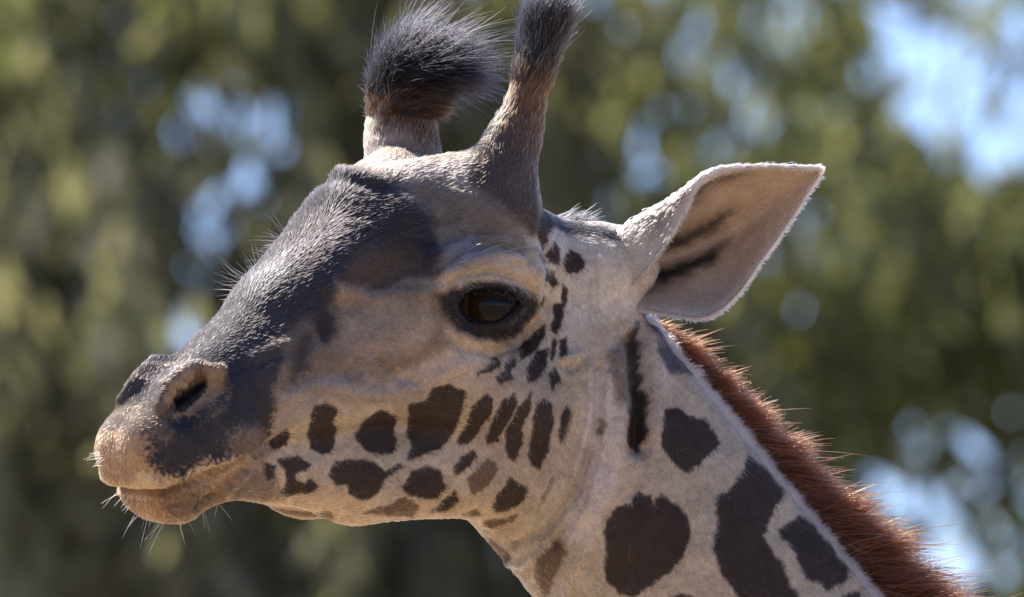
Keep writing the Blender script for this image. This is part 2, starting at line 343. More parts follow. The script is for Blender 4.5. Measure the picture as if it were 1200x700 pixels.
SPOT = [
 [(373,473),(385,472),(396,479),(392,495),(396,505),(391,525),(380,530),(367,522),(366,507),(369,491)],
 [(425,502),(434,490),(448,481),(462,489),(463,504),(467,517),(461,529),(446,529),(428,525),(423,516),(419,509)],
 [(327,511),(339,503),(342,511),(339,521),(326,525),(324,517)],
 [(329,538),(351,535),(366,543),(351,553),(350,562),(360,566),(367,560),(373,566),(364,574),(339,577),(332,574),(342,563),(339,550)],
 [(310,541),(324,543),(324,556),(318,558)],
 [(389,553),(395,541),(413,538),(428,538),(441,543),(452,551),(467,545),(470,546),(454,557),(448,566),(436,581),(421,583),(410,574),(410,566),(398,566)],
 [(428,598),(454,594),(475,583),(491,592),(482,603),(472,602),(454,604)], [(359,602),(385,599),(390,607),(377,609)],
 [(481,474),(503,467),(506,454),(529,451),(546,459),(541,480),(531,506),(517,523),(494,531),(481,536),(483,523),(479,506),(479,491)],
 [(536,517),(546,497),(557,471),(569,461),(577,466),(574,483),(560,503),(546,519)],
 [(570,511),(580,489),(591,469),(603,461),(606,471),(594,494),(583,517),(574,520)],
 [(594,523),(596,503),(606,483),(624,461),(623,471),(614,497),(611,523),(603,539),(597,534)],
 [(621,529),(624,503),(630,474),(637,467),(647,474),(646,503),(641,529),(631,549),(623,544)],
 [(657,494),(664,476),(671,486),(670,509),(664,526),(657,517)],
 [(647,583),(660,569),(671,546),(679,531),(684,543),(681,563),(670,583),(664,574),(654,586)],
 [(631,599),(637,580),(650,560),(656,563),(651,580),(640,597)], [(579,596),(583,580),(599,560),(617,571),(614,586),(597,596),(583,600)],
 [(549,560),(560,551),(574,537),(583,549),(574,566),(554,577)], [(533,549),(539,536),(554,527),(559,531),(551,543),(537,553)],
 [(473,569),(483,554),(503,546),(517,550),(522,566),(514,581),(497,583),(477,577)], [(509,600),(523,586),(535,577),(536,586),(526,597)],
 [(566,611),(589,609),(606,604),(600,610),(574,616)], [(543,601),(558,597),(562,602),(550,605)],
 [(633,257),(639,249),(646,264),(641,274),(636,273)], [(643,297),(649,284),(654,293),(653,310),(646,306)], [(661,309),(670,293),(680,297),(686,309),(676,320),(666,318)],
 [(643,317),(650,319),(654,333),(649,337),(644,329)], [(660,334),(664,337),(665,351),(661,361),(659,349)], [(636,350),(641,350),(640,361),(636,361)],
 [(651,357),(659,357),(659,374),(651,390),(646,386),(650,371)], [(626,389),(639,383),(639,394),(621,414),(611,420),(608,409)],
 [(631,411),(642,408),(640,430),(632,442),(618,445),(620,430)], [(656,400),(663,397),(663,411),(658,417)], [(679,426),(687,419),(689,429),(682,460),(677,443)],
 [(648,396),(651,400),(648,420),(646,414)], [(583,443),(596,434),(600,443),(587,449)], [(561,439),(579,421),(584,417),(586,426),(570,436)], [(594,426),(600,417),(605,426),(596,436)],
 [(645,439),(651,430),(655,443),(649,456)], [(630,300),(636,292),(640,305),(636,315)], [(632,272),(638,268),(641,282),(636,290)]]
BROWN = {6, 7, 17, 21, 22}
NSPOT_SHADE = [
 ([(745,380),(750,380),(752,440),(759,475),(757,510),(750,527),(735,515),(736,485),(742,450)], DK, 2.5),  # slot between ear base and neck: the groove's shadow painted dark
 ([(712,420),(742,385),(746,440),(738,480),(722,470)], (.15,.105,.075), 7),
 ([(775,505),(780,482),(795,479),(805,487),(825,492),(837,510),(846,520),(832,528),(825,535),(807,554),(792,545),(777,525)], DK, 2.5),
 ([(710,610),(722,595),(740,590),(750,576),(762,580),(765,592),(775,580),(795,595),(807,610),(807,635),(795,660),(770,680),(745,697),(725,695),(710,675),(710,645)], DK, 2.5),
 ([(867,559),(875,539),(893,551),(915,579),(909,595),(897,618),(891,628),(914,659),(932,697),(945,735),(880,750),(865,697),(847,672),(835,643),(842,610),(842,582),(857,574)], DK, 3),
 ([(916,623),(934,607),(947,620),(970,643),(991,672),(991,682),(970,690),(957,679),(947,677),(932,649),(918,631)], DK, 3),
 ([(629,654),(649,634),(665,641),(654,668),(643,689),(636,700),(629,680)], (.10,.06,.036), 4),
 ([(565,631),(575,633),(595,650),(595,661),(581,652)], (.10,.06,.04), 2.5),
 ([(753,368),(762,369),(812,442),(795,437),(782,437),(768,419),(766,400)], (.055,.040,.040), 3),
 ([(702,492),(709,498),(706,508),(701,506)], (.2,.14,.1), 3),
 ([(780,705),(795,697),(808,697),(830,720),(800,770),(760,740)], DK, 3), ([(990,700),(1006,697),(1040,735),(1020,760),(985,730)], DK, 3)]
def coat_colour(uv, headw, seed=0):
    n = len(uv); wob = np.stack([val_noise(uv[:, 0] / 13, uv[:, 1] / 13, 21) * 6 + val_noise(uv[:, 0] / 4, uv[:, 1] / 4, 22) * 5,
                                 val_noise(uv[:, 0] / 13, uv[:, 1] / 13, 23) * 6 + val_noise(uv[:, 0] / 4, uv[:, 1] / 4, 24) * 5], 1)
    big = np.stack([val_noise(uv[:, 0] / 30, uv[:, 1] / 30, 31), val_noise(uv[:, 0] / 30, uv[:, 1] / 30, 32)], 1) * 18
    muz = np.stack([val_noise(uv[:, 0] / 2.6, uv[:, 1] / 2.6, 33), val_noise(uv[:, 0] / 2.6, uv[:, 1] / 2.6, 34)], 1) * 26 * np.exp(-(((uv - (225, 515)) / (105, 75)) ** 2).sum(1))[:, None]
    c = np.tile(np.array(TAN), (n, 1)); c = c * (1 - headw[:, None]) * np.array([.93, .94, .98]) + c * headw[:, None]
    def paint(poly, colr, fe, p, w, grow=0.):
        q = np.array(poly, float); m = np.flatnonzero(((p > q.min(0) - fe - grow) & (p < q.max(0) + fe + grow)).all(1) & (w > 0))
        if len(m):
            a = sstep(fe, -fe, poly_sd(p[m], poly) - grow) * w[m]; c[m] = c[m] * (1 - a[:, None]) + np.array(colr) * a[:, None]
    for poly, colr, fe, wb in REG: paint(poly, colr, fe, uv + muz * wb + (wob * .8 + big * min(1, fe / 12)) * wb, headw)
    for i, poly in enumerate(SPOT): paint(poly, (.11, .066, .040) if i in BROWN else (.030, .0185, .013), 2.0, uv + wob * .55, headw, 1.6)
    paint([(690,440),(712,430),(728,480),(722,560),(690,640),(660,640),(672,580)], (.45,.365,.30), 10, uv, 1 - headw)
    for poly, colr, fe in NSPOT_SHADE: paint(poly, colr, fe, uv + wob * .7, 1 - headw, 1.5)
    mo = 1 + val_noise(uv[:, 0] / 22, uv[:, 1] / 22, 41) * .25 + val_noise(uv[:, 0] / 6, uv[:, 1] / 6, 42) * .28 + val_noise(uv[:, 0] / 2.2, uv[:, 1] / 2.2, 43) * .32
    # speckled hair on chin and lips
    sp = np.exp(-(((uv - (235, 590)) / (45, 22)) ** 2).sum(1)) * (headw > .5)
    mo *= 1 - sp * .5 * (val_noise(uv[:, 0] / 4, uv[:, 1] / 4, 44) > .05)
    sp = np.exp(-(((uv - (290, 505)) / (30, 22)) ** 2).sum(1)); mo *= 1 + sp * 1.6 * np.maximum(val_noise(uv[:, 0] / 4, uv[:, 1] / 6, 45), 0)
    return np.clip(c * mo[:, None], .004, .8)
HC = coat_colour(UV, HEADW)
# patches on the part of the neck below (cells of a scattered point set)
def patch_cells(W, seeds, edge):
    d = np.sqrt(((W[:, None] - seeds[None]) ** 2).sum(-1)); d.sort(1); return sstep(edge * .8, edge * 1.2, d[:, 1] - d[:, 0])
WV = P(HV)
low = np.flatnonzero(HV[:, 1] > 725)
seeds = np.stack([rng.uniform(-.2, 2.2, 420), rng.uniform(-.6, .9, 420), rng.uniform(.9, 3.3, 420)], 1)
if len(low):
    a = patch_cells(WV[low], seeds, .045) * sstep(725, 760, HV[low, 1]); HC[low] = HC[low] * (1 - a[:, None]) + np.array(DK) * a[:, None]

# lower neck, trunk and legs, standing on the ground (metres)
def body_sdf(Q):
    A = lambda *x: np.array(x, float); yb = P(NK1)[1] + .02
    n0 = P(np.array([870., 760., -95.])); n1 = P(np.array([1150., 1230., -95.]))
    d = rcone(Q * (1, 1.35, 1), n0 * (1, 1.35, 1), n1 * (1, 1.35, 1), .124, .165)
    d = smin(d, rcone(Q * (1, 1.3, 1), n1 * (1, 1.3, 1), A(.78, (yb) * 1.3, 2.45), .165, .30), .10)
    d = smin(d, rcone(Q, A(.82, yb, 2.30), A(1.85, yb, 2.12), .40, .36), .15)
    for x, yo, k in ((.72, .17, 0), (.80, -.17, 0), (1.95, .17, 1), (2.02, -.17, 1)):
        hip = A(x, yb + yo, 1.95); knee = A(x + (.05 if k else -.03), yb + yo * 1.05, 1.05); fet = A(x + (.12 if k else .0), yb + yo * 1.05, .50); foot = A(x + .02, yb + yo * 1.1, .055)
        d = smin(d, rcone(Q, hip, knee, .17, .075), .08); d = smin(d, rcone(Q, knee, foot, .068, .045), .03); d = smin(d, rcone(Q, foot, foot + A(-.04, 0, -.015), .055, .06), .03)
    return d
bo = np.array([-.1, -.75, -.1]); bh = .035; bd = (78, 46, 106)
BG_ = np.stack(np.meshgrid(*[bo[i] + bh * np.arange(bd[i]) for i in range(3)], indexing='ij'), -1).reshape(-1, 3)
BV, BF = surface_nets(body_sdf(BG_).reshape(bd), bo, bh)
BV, BF = subdivide(BV, BF)
e3 = np.eye(3) * .004
for _ in range(2):
    d = body_sdf(BV); g = np.stack([(body_sdf(BV + e) - body_sdf(BV - e)) / .008 for e in e3], 1); BV = BV - d[:, None] * g / np.maximum((g * g).sum(1), .25)[:, None]
fn = np.cross(BV[BF[:, 2]] - BV[BF[:, 0]], BV[BF[:, 3]] - BV[BF[:, 1]])
if (fn * g[BF[:, 0]]).sum() < 0: BF = BF[:, ::-1]
a = patch_cells(BV, seeds, .045) * sstep(.35, .8, BV[:, 2]); BC = np.array(TAN) * (1 - a[:, None]) + np.array(DK) * a[:, None]

GIR = link('giraffe', None, None, label='giraffe with dark patched coat and tufted ossicones standing before the trees', category='giraffe')
GIR.location = (0, 0, 0)
allv = np.concatenate([WV, BV]); allf = np.concatenate([HF, BF + len(WV)])
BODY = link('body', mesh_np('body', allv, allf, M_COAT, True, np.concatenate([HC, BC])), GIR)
BODY['label'] = 'tan giraffe head and neck with dark brown patches'

# ------------------------------------------------------------------ hair
def hair(name, pts, rad, col, mat, parent, **props):
    n, k = pts.shape[:2]
    h = bpy.data.hair_curves.new(name); h.add_curves([k] * n)
    h.points.foreach_set('position', P(pts).astype(np.float32).ravel())
    ra = h.attributes.get('radius') or h.attributes.new('radius', 'FLOAT', 'POINT')
    ra.data.foreach_set('value', (np.broadcast_to(rad, (n, k)) * S).astype(np.float32).ravel())
    ca = h.attributes.new('coat', 'FLOAT_COLOR', 'CURVE'); ca.data.foreach_set('color', np.c_[np.clip(col, .003, .95), np.ones(n)].astype(np.float32).ravel())
    h.materials.append(mat)
    return link(name, h, parent, **props)
def strands(root, dirn, length, K, bend, jitter):      # root (n,3), unit direction, bend vector added with s^2
    n = len(root); s = np.linspace(0, 1, K)[None, :, None]
    w = rng.normal(0, jitter, (n, 1, 3)); ln = np.asarray(length).reshape(-1, 1, 1)
    return root[:, None] + ln * (s * dirn[:, None] + s * s * (bend[:, None] if bend.ndim == 2 else bend) + s * w)
tri = np.concatenate([HF[:, [0, 1, 2]], HF[:, [0, 2, 3]]])
tn = np.cross(HV[tri[:, 1]] - HV[tri[:, 0]], HV[tri[:, 2]] - HV[tri[:, 0]]); ta = np.linalg.norm(tn, axis=1) / 2; tn = tn / np.maximum(2 * ta, 1e-9)[:, None]
tc_ = HV[tri].mean(1)
FLOW = np.array([(120,520,.3,.6),(160,590,.5,.6),(230,600,.6,.3),(200,440,.5,-.2),(230,400,.7,-.5),(260,500,.5,.7),(300,360,.8,-.5),(350,420,.9,-.1),(400,260,.85,-.35),(440,230,.9,-.1),
 (450,340,.95,.05),(520,270,.95,.15),(560,290,.9,-.2),(600,285,.9,.25),(610,330,.5,.8),(540,400,.8,.4),(430,500,.75,.5),(330,540,.8,.45),(430,590,.95,.2),(540,540,.7,.6),(600,480,.5,.8),(650,330,.25,.9),
 (700,300,.6,.5),(700,380,.2,.9),(640,580,.4,.8),(600,220,.35,-.9),(605,150,.3,-.95),(640,80,.3,-.95),(470,170,.05,-1),(460,200,.6,-.6),(470,120,.3,-.95),(520,210,.8,-.4),
 (720,480,.15,.95),(760,430,.35,.9),(800,520,.45,.85),(900,650,.6,.75),(700,650,.4,.85),(600,650,.6,.7),(850,500,.7,.65),(980,680,.75,.6)], float)
def flow(uv):
    d2 = ((uv[:, None] - FLOW[None, :, :2]) ** 2).sum(-1) + 60; w = 1 / d2 ** 1.6
    return (w[:, :, None] * FLOW[None, :, 2:]).sum(1) / w.sum(1, keepdims=True)
def coat_hair(name, count, parent):
    vis = (tn[:, 2] > -.45) & (tc_[:, 1] < 740) & (tc_[:, 0] > 90)
    # keep off the eyeball socket and nostril hole
    mt = mirrored(tc_); vis &= (np.linalg.norm(mt - EYE, axis=1) > EYE_R + 3.5)
    vis &= np.min([np.linalg.norm(mt - p, axis=1) for p in NOS], 0) > 24
    p = ta * vis * (1 + 1.2 * np.exp(-(((mt[:, :2] - (200, 500)) / (100, 80)) ** 2).sum(1))); t = rng.choice(len(tri), count, p=p / p.sum())
    r1 = np.sqrt(rng.random(count)); r2 = rng.random(count); bw = np.stack([1 - r1, r1 * (1 - r2), r1 * r2], 1)
    root = (HV[tri[t]] * bw[:, :, None]).sum(1); nn = (gn[tri[t]] * bw[:, :, None]).sum(1); nn = nrm(nn)
    col = (HC[tri[t]] * bw[:, :, None]).sum(1); uv = (UV[tri[t]] * bw[:, :, None]).sum(1); hw = HEADW[tri[t[:]]][:, 0]
    bb = (root - O) @ L; near_n = np.exp(-((uv - (230, 500)) / (110, 90)) ** 2).prod(1) * (hw > .5)
    inspot = col.max(1) < .05
    jit = rng.normal(0, 1, (count, 2)) * (1.0 + 6.5 * near_n + 2.5 * np.exp(-(((uv - (400, 350)) / (140, 90)) ** 2).sum(1)) * (hw > .5))[:, None]
    col = coat_colour(uv + jit, hw)
    fl = flow(uv); ang = rng.normal(0, .16, count) + val_noise(uv[:, 0] / 20, uv[:, 1] / 20, 51) * .9
    ca, sa = np.cos(ang), np.sin(ang); fl = np.stack([fl[:, 0] * ca - fl[:, 1] * sa, fl[:, 0] * sa + fl[:, 1] * ca, np.zeros(count)], 1)
    far = (bb < 0) & (hw > .5); fl = np.where(far[:, None], fl - 2 * (fl @ L)[:, None] * L, fl); fl = fl - (fl @ L * np.exp(-(bb / 28) ** 2) * (hw > .5))[:, None] * L
    tg = nrm(fl - (fl * nn).sum(1, keepdims=True) * nn)
    G_ = lambda c, s_: np.exp(-(((uv - c) / s_) ** 2).sum(1)) * hw
    shag = G_((450, 245), (75, 50)) + .8 * G_((560, 290), (50, 25)) + .9 * G_((615, 110), (40, 60)) + .9 * G_((470, 130), (45, 45)) + .5 * G_((340, 320), (60, 60))
    short = G_((200, 500), (110, 90)); ln = 6.8 + 6.5 * np.clip(shag, 0, 1.2) - 2.2 * short; ln = ln * rng.uniform(.6, 1.35, count)
    lift = .22 + .12 * np.clip(shag, 0, 1) + rng.normal(0, .08, count)
    dr = nrm(tg + lift[:, None] * nn)
    K = 4; pts = strands(root - nn * .8, dr, ln, K, -nn * .18, .07)
    col = col * rng.uniform(.58, 1.5, (count, 1)) * (1 + rng.normal(0, .03, (count, 3)))
    gl = rng.random(count) < (.04 + .08 * np.clip(shag, 0, 1)); col = np.where(gl[:, None], col * .6 + np.array((.20, .18, .165)) * .4, col)
    rad = np.array([.37, .35, .25, .05])[None] * rng.uniform(.75, 1.2, (count, 1))
    return hair(name, pts, rad, col, M_HAIR, parent, kind='stuff')
coat_hair('coat', 390000, BODY)

def roots_on(mask_fn, count, seed_w=None):
    m = mask_fn(tc_, tn); p = ta * m; t = rng.choice(len(tri), count, p=p / p.sum())
    r1 = np.sqrt(rng.random(count)); r2 = rng.random(count); bw = np.stack([1 - r1, r1 * (1 - r2), r1 * r2], 1)
    return (HV[tri[t]] * bw[:, :, None]).sum(1), nrm((gn[tri[t]] * bw[:, :, None]).sum(1))
# near tuft
rt, nn = roots_on(lambda c, n: (c[:, 1] < 100) & (c[:, 0] > 590), 9000)
h_ = np.clip((100 - rt[:, 1]) / 80, 0, 1); d = nrm(np.array([.10, -.95, .0]) + nn * (.03 + .42 * h_[:, None] ** 2) + rng.normal(0, .13, rt.shape))
tone = rng.uniform(.5, 1.6, (len(rt), 1)); col = np.array([.020, .019, .022]) * tone; br = (rt[:, 1] > 84)[:, None] * (rng.random((len(rt), 1)) < .6); col = np.where(br, np.array([.06, .032, .017]) * tone, col)
hair('ossicone_tuft', strands(rt, d, rng.uniform(15, 40, len(rt)) * (.65 + .35 * h_) * np.clip(1 + .5 * val_noise(rt[:, 0] / 6, rt[:, 2] / 6, 69), .6, 1.15), 6, np.array([.10, -.05, 0]) - nn * .25 + rng.normal(0, .2, rt.shape), .14), np.array([.42, .42, .4, .32, .22, .06]), col, M_LONG, GIR, kind='stuff', label='upright black tuft on the near ossicone')
# far tuft, blown over to one side
rt, nn = roots_on(lambda c, n: (c[:, 1] < 138) & (c[:, 0] < 525), 17000)
q = np.clip((rt[:, 0] - 432) / 80, 0, 1)[:, None]; h_ = np.clip((140 - rt[:, 1]) / 70, 0, 1)[:, None]
d = nrm(np.array([.12, -1, 0]) * (1.1 - q * .75) + np.array([1.0, -.35, 0]) * q * 1.1 + nn * np.array([.12, .2, .3]) + rng.normal(0, .15, rt.shape)); d[:, 0] = np.where(rt[:, 0] < 445, np.maximum(d[:, 0], -.02), d[:, 0])
cl = val_noise(rt[:, 0] / 7, (rt[:, 1] + rt[:, 2]) / 7, 66); ln = (14 + 38 * h_[:, 0] ** .8 * (.55 + .55 * np.exp(-((rt[:, 0] - 486) / 26) ** 2))) * rng.uniform(.5, 1.3, len(rt)) * (1 + .7 * cl); d = nrm(d + np.stack([cl, val_noise(rt[:, 0] / 9, rt[:, 2] / 9, 67), val_noise(rt[:, 1] / 9, rt[:, 2] / 9, 68)], 1) * .7); tone = rng.uniform(.5, 1.7, (len(rt), 1))
col = np.array([.014, .013, .0145]) * tone; br = (h_ < .35) * (rng.random((len(rt), 1)) < .7); col = np.where(br, np.array([.07, .036, .019]) * tone, col)
wg = (rt[:, 0] > 468) & (rt[:, 1] < 98) & (rng.random(len(rt)) < .6)      # the part blown sideways and drooping
d[wg] = nrm(np.array([1., -.38, .1]) + rng.normal(0, .16, (wg.sum(), 3))); low_ = (rt[:, 1] > 98) & (rt[:, 0] > 480); ln[low_] *= .55; ln[wg] = rng.uniform(26, 58, wg.sum()) * np.clip(1.15 - (rt[wg, 0] - 468) / 110, .5, 1.1)
hair('ossicone_tuft', strands(rt, d, ln, 7, np.stack([.30 + .30 * q[:, 0], .05 + .42 * q[:, 0], 0 * q[:, 0]], 1) + rng.normal(0, .28, rt.shape), .2), np.array([.42, .42, .40, .36, .3, .2, .06]), col, M_LONG, GIR, kind='stuff', label='wind-blown black tuft bending off the far ossicone')
# mane
n = 26000; s_ = rng.random(n) ** .9; ax0 = np.array([758., 374.]); ax1 = np.array([1085., 775.]); dirn = (ax1 - ax0) / np.linalg.norm(ax1 - ax0)
rt = np.zeros((n, 3)); rt[:, :2] = ax0 + s_[:, None] * (ax1 - ax0); rt[:, 2] = -95 - rng.uniform(12, 52, n); off = np.array([-.77, .64]); dep = ((-95 - rt[:, 2]) / 110)
rt[:, :2] += off * (156 * (1 - np.sqrt(1 - dep ** 2)) + 4)[:, None]
d = nrm(np.array([.95, -.24, -.12]) + rng.normal(0, .13, (n, 3)) + np.stack([0 * s_, val_noise(s_ * 40, s_ * 0 + 3, 61) * .5, 0 * s_], 1))
ln = (44 + 70 * np.clip(s_ * 1.15, 0, 1)) * rng.uniform(.45, 1.0, n) * (1 + .35 * (rng.random(n) < .04)) * (1 + .35 * val_noise(s_ * 70, rt[:, 2] / 9, 62)) * np.clip(.45 + s_ * 8, 0, 1)
tone = rng.uniform(.55, 1.5, (n, 1)); col = np.array([.10, .036, .017]) * tone; m = rng.random(n) < .3; col[m] = np.array([.05, .02, .010]) * tone[m]; m = rng.random(n) < .06; col[m] = np.array([.28, .15, .08]) * tone[m]
hair('mane', strands(rt, d, ln, 7, np.array([0, .18, 0.]), .09), np.array([.6, .62, .6, .55, .42, .3, .1]), col, M_LONG, GIR, kind='stuff', label='upright reddish brown mane along the neck')
# fringe along the crest beside the mane, sunlit rim painted in as paler hair, dark hair on the poll
n = 9000; s_ = rng.random(n); dd_ = rng.uniform(-12, 14, n); rt = np.zeros((n, 3)); rt[:, :2] = np.array([758., 372.]) + s_[:, None] * (np.array([1085., 775.]) - (758., 372.)); rt[:, 2] = -95 + dd_
rt[:, :2] += np.array([-.77, .64]) * (156 * (1 - np.sqrt(1 - (dd_ / 110) ** 2)) + 1.5)[:, None]
uvn = rt[:, :2] + np.array([-6., 5.]); col = coat_colour(uvn, np.zeros(n)) * .35 + np.array([.60, .54, .48]) * .65
hair('crest_fringe', strands(rt, nrm(np.array([.72, -.35, .05]) + rng.normal(0, .25, (n, 3))), rng.uniform(7, 15, n) * (1 + .8 * val_noise(s_ * 60, dd_ / 9, 63)), 4, np.array([.05, .2, 0]), .1), np.array([.4, .38, .28, .06]), col, M_HAIR, GIR, kind='stuff')
n = 260; rt = np.stack([rng.uniform(648, 682, n), rng.uniform(254, 262, n), np.zeros(n)], 1); rt[:, 1] += (rt[:, 0] - 648) * .2; rt[:, 2] = rng.uniform(-150, -110, n)
hair('poll_hair', strands(rt, nrm(np.array([.85, -.42, 0]) + rng.normal(0, .16, (n, 3))), rng.uniform(12, 34, n), 6, np.array([.1, .12, 0]), .1), np.array([.45, .45, .4, .3, .2, .06]), np.array([.018, .017, .018]) * rng.uniform(.5, 2.5, (n, 1)), M_LONG, GIR, kind='stuff')
# whiskers and bristles
def surf(u, v):
    dd = np.arange(420, -300, -1.5); q = np.stack([np.full_like(dd, u), np.full_like(dd, v), dd], 1); x = sdf(q); i = np.argmax(x < 0); return dd[i] if (x < 0).any() else None
wr = []; wd_ = []; wl = []
for (u0, v0, u1, v1, dx, dy, l0, l1, cnt) in ((120,512,128,550,-.9,.25,8,20,9),(140,572,165,592,-.75,.65,10,30,10),(165,595,200,610,-.45,.9,10,36,11),(205,610,260,592,.15,1,8,30,9),(150,480,180,470,-.9,-.1,6,14,10),
        (300,425,325,440,.4,-.7,12,22,4),(180,432,200,428,-.5,-.8,6,10,6)):
    for _ in range(cnt):
        t = rng.random(); u = u0 + (u1 - u0) * t + 6 * abs(dx) * rng.random(); v = v0 + (v1 - v0) * t - 6 * rng.random(); z = surf(u, v)
        if z is None: z = surf(u + 8, v - 8); u += 8; v -= 8
        if z is None: continue
        wr.append((u, v, z)); wd_.append((dx + rng.normal(0, .22), dy + rng.normal(0, .22), rng.normal(0, .3))); wl.append(rng.uniform(l0, l1))
wr = np.array(wr); wd_ = nrm(np.array(wd_)); col = np.tile(np.array([.30, .25, .21]), (len(wr), 1)) * rng.uniform(.15, 1.5, (len(wr), 1))
hair('whiskers', strands(wr, wd_, wl, 6, np.array([0, .15, 0]), .12), np.array([.17, .16, .145, .12, .09, .03]), col, M_LONG, GIR, kind='stuff')
# brow bristles, far eyelashes and stray hairs
def single(name, items, parent, colr, rad0=.5, lab=None):
    rts = np.array([i[:3] for i in items], float); ds = nrm(np.array([i[3:6] for i in items], float)); ls = np.array([i[6] for i in items]); bd_ = np.array([i[7:10] for i in items], float)
    c = np.tile(np.array(colr), (len(rts), 1)) * rng.uniform(.6, 1.4, (len(rts), 1))
    o = hair(name, strands(rts, ds, ls, 7, bd_, .04), rad0 * np.array([1, .95, .9, .8, .65, .45, .15]), c, M_LONG, parent, kind='stuff')
    if lab: o['label'] = lab
    return o
def mir(p):                                              # to the far side of the head
    p = np.asarray(p, float); b = (p - O) @ L; return p - 2 * b * L
def mirv(v): v = np.asarray(v, float); return v - 2 * (v @ L) * L
EYES = []
items = []
for t in np.linspace(.05, .98, 70):
    i = t * (len(LID_U) - 1); a = int(min(i, len(LID_U) - 2)); p = LID_U[a] + (LID_U[a + 1] - LID_U[a]) * (i - a)
    p = p + np.array([0, 3, 3.]); items.append((*p, -.35 + .8 * (t - .4) + rng.normal(0, .12), .45 + rng.normal(0, .1), .75, rng.uniform(16, 30), .05, -.35, .1))
br = []
for _ in range(16):
    u = rng.uniform(512, 545); v = rng.uniform(322, 334); z = surf(u, v); br.append((u, v, z - 1, rng.normal(.2, .5), rng.normal(.5, .5), .8, rng.uniform(8, 16), rng.normal(0, .3), .3, -.2))
for u, v, dx, dy, l in ((560,300,.8,-.7,34),(590,298,.85,-.5,40),(628,318,.75,-.65,24),(605,290,.9,-.3,30),(548,296,.7,-.8,22),(575,286,.9,-.4,26)):
    br.append((u, v, surf(u, v) - 1, dx, dy, .35, l, .1, .25, 0))
LASH = single('eyelashes', items, GIR, (.02, .016, .015), .6)
single('brow_hairs', br, GIR, (.55, .50, .46), .45)
fi = []
for it in items: fi.append((*mir(it[:3]), *mirv(it[3:6]), it[6] * 1.7, *mirv(it[7:10])))
for _ in range(60):
    u = rng.uniform(508, 560); v = rng.uniform(300, 334); z = surf(u, v); w = mirv(np.array([-.2 + rng.normal(0, .3), rng.normal(-.1, .4), 1.])); fi.append((*mir((u, v, z - 1)), *w, rng.uniform(14, 42), rng.normal(0, .2), rng.normal(.05, .2), 0))
for _ in range(46):
    t = rng.random(); p = N(288 + 22 * t, 346 - 26 * t + rng.normal(0, 3), -150); fi.append((*p, -.9 + .6 * t + rng.normal(0, .2), .15 - .7 * t + rng.normal(0, .25), rng.normal(-.1, .2), rng.uniform(16, 52), .05, -.12 + rng.normal(0, .15), 0))
fb = []
for _ in range(260):
    t = rng.random(); p = N(290 + 20 * t, 346 - 24 * t + rng.normal(0, 4), -150); fb.append((*p, -.6 + .5 * t + rng.normal(0, .3), -.3 + rng.normal(0, .4), rng.normal(0, .3), rng.uniform(6, 16), 0, .1, 0))
single('brow_hairs', fb, GIR, (.22, .14, .08), .3)
single('eyelashes', fi, GIR, (.14, .11, .09), .2)

# eyes
def eye(centre, look, name='eye'):
    nu, nv = 48, 40; th = np.linspace(0, 2 * np.pi, nu, endpoint=False); ph = np.linspace(0, np.pi, nv)
    look = np.asarray(look) / np.linalg.norm(look); up = np.array([0, -1., 0]); sx = np.cross(look, up); sx /= np.linalg.norm(sx); up = np.cross(sx, look)
    X = np.sin(ph)[:, None] * np.cos(th)[None]; Y = np.sin(ph)[:, None] * np.sin(th)[None]; Z = np.cos(ph)[:, None] * np.ones(nu)[None]
    rr_ = EYE_R * (1 + .05 * np.exp(-(np.sin(ph) / .6) ** 2)[:, None] * (Z > 0))
    v = centre + (X * rr_)[..., None] * sx + (Y * rr_)[..., None] * up + (Z * rr_)[..., None] * look
    f = np.array([(i * nu + j, i * nu + (j + 1) % nu, (i + 1) * nu + (j + 1) % nu, (i + 1) * nu + j) for i in range(nv - 1) for j in range(nu)])
    r = np.hypot(X, Y); c = np.full(r.shape + (3,), .016) * np.array([1.2, .9, .8])
    c[(r < .80) & (Z > 0)] = (.022, .012, .007); c[(r > .80)] = (.02, .015, .013); c[(np.hypot(X / .50, Y / .30) < 1) & (Z > 0)] = (.004, .004, .005)
    edge = (r > .80) & (r < .93) & (Z > 0); c[edge] = (.13, .065, .03)
    return link(name, mesh_np(name, P(v.reshape(-1, 3)), f[:, ::-1], M_EYE, True, c.reshape(-1, 3)), GIR)
LOOK = np.array([.28, .05, 1.])
eye(EYE, LOOK); eye(mir(EYE), mirv(LOOK))

# ears
EAR = np.array([  # stations root -> tip: front margin, fold over the top, deep back, lower margin
 [(738,338,-48),(712,284,-66),(702,318,-110),(724,358,-66)], [(757,317,-26),(748,257,-50),(765,305,-125),(772,367,-52)],
 [(786,276,-10),(783,237,-34),(815,288,-135),(825,373,-55)], [(804,245,-8),(808,222,-22),(850,272,-135),(862,349,-70)],
 [(821,215,-18),(842,201,-32),(875,252,-128),(893,307,-85)], [(868,199,-48),(892,196,-56),(912,226,-112),(925,263,-95)], [(950,197,-86),(956,196,-90),(960,199,-97),(962,206,-96)]], float)
def catmull(pts, n):
    p = np.concatenate([[2 * pts[0] - pts[1]], pts, [2 * pts[-1] - pts[-2]]]); t = np.linspace(0, len(pts) - 1 - 1e-6, n); i = t.astype(int); f = (t - i).reshape((-1,) + (1,) * (pts.ndim - 1))
    a, b, c, d = p[i], p[i + 1], p[i + 2], p[i + 3]; return .5 * (2 * b + (c - a) * f + (2 * a - 5 * b + 4 * c - d) * f ** 2 + (3 * b - a - 3 * c + d) * f ** 3)
NT, NV = 70, 56
ear_g = catmull(EAR, NT); ear_g = np.stack([catmull(ear_g[i], NV) for i in range(NT)])
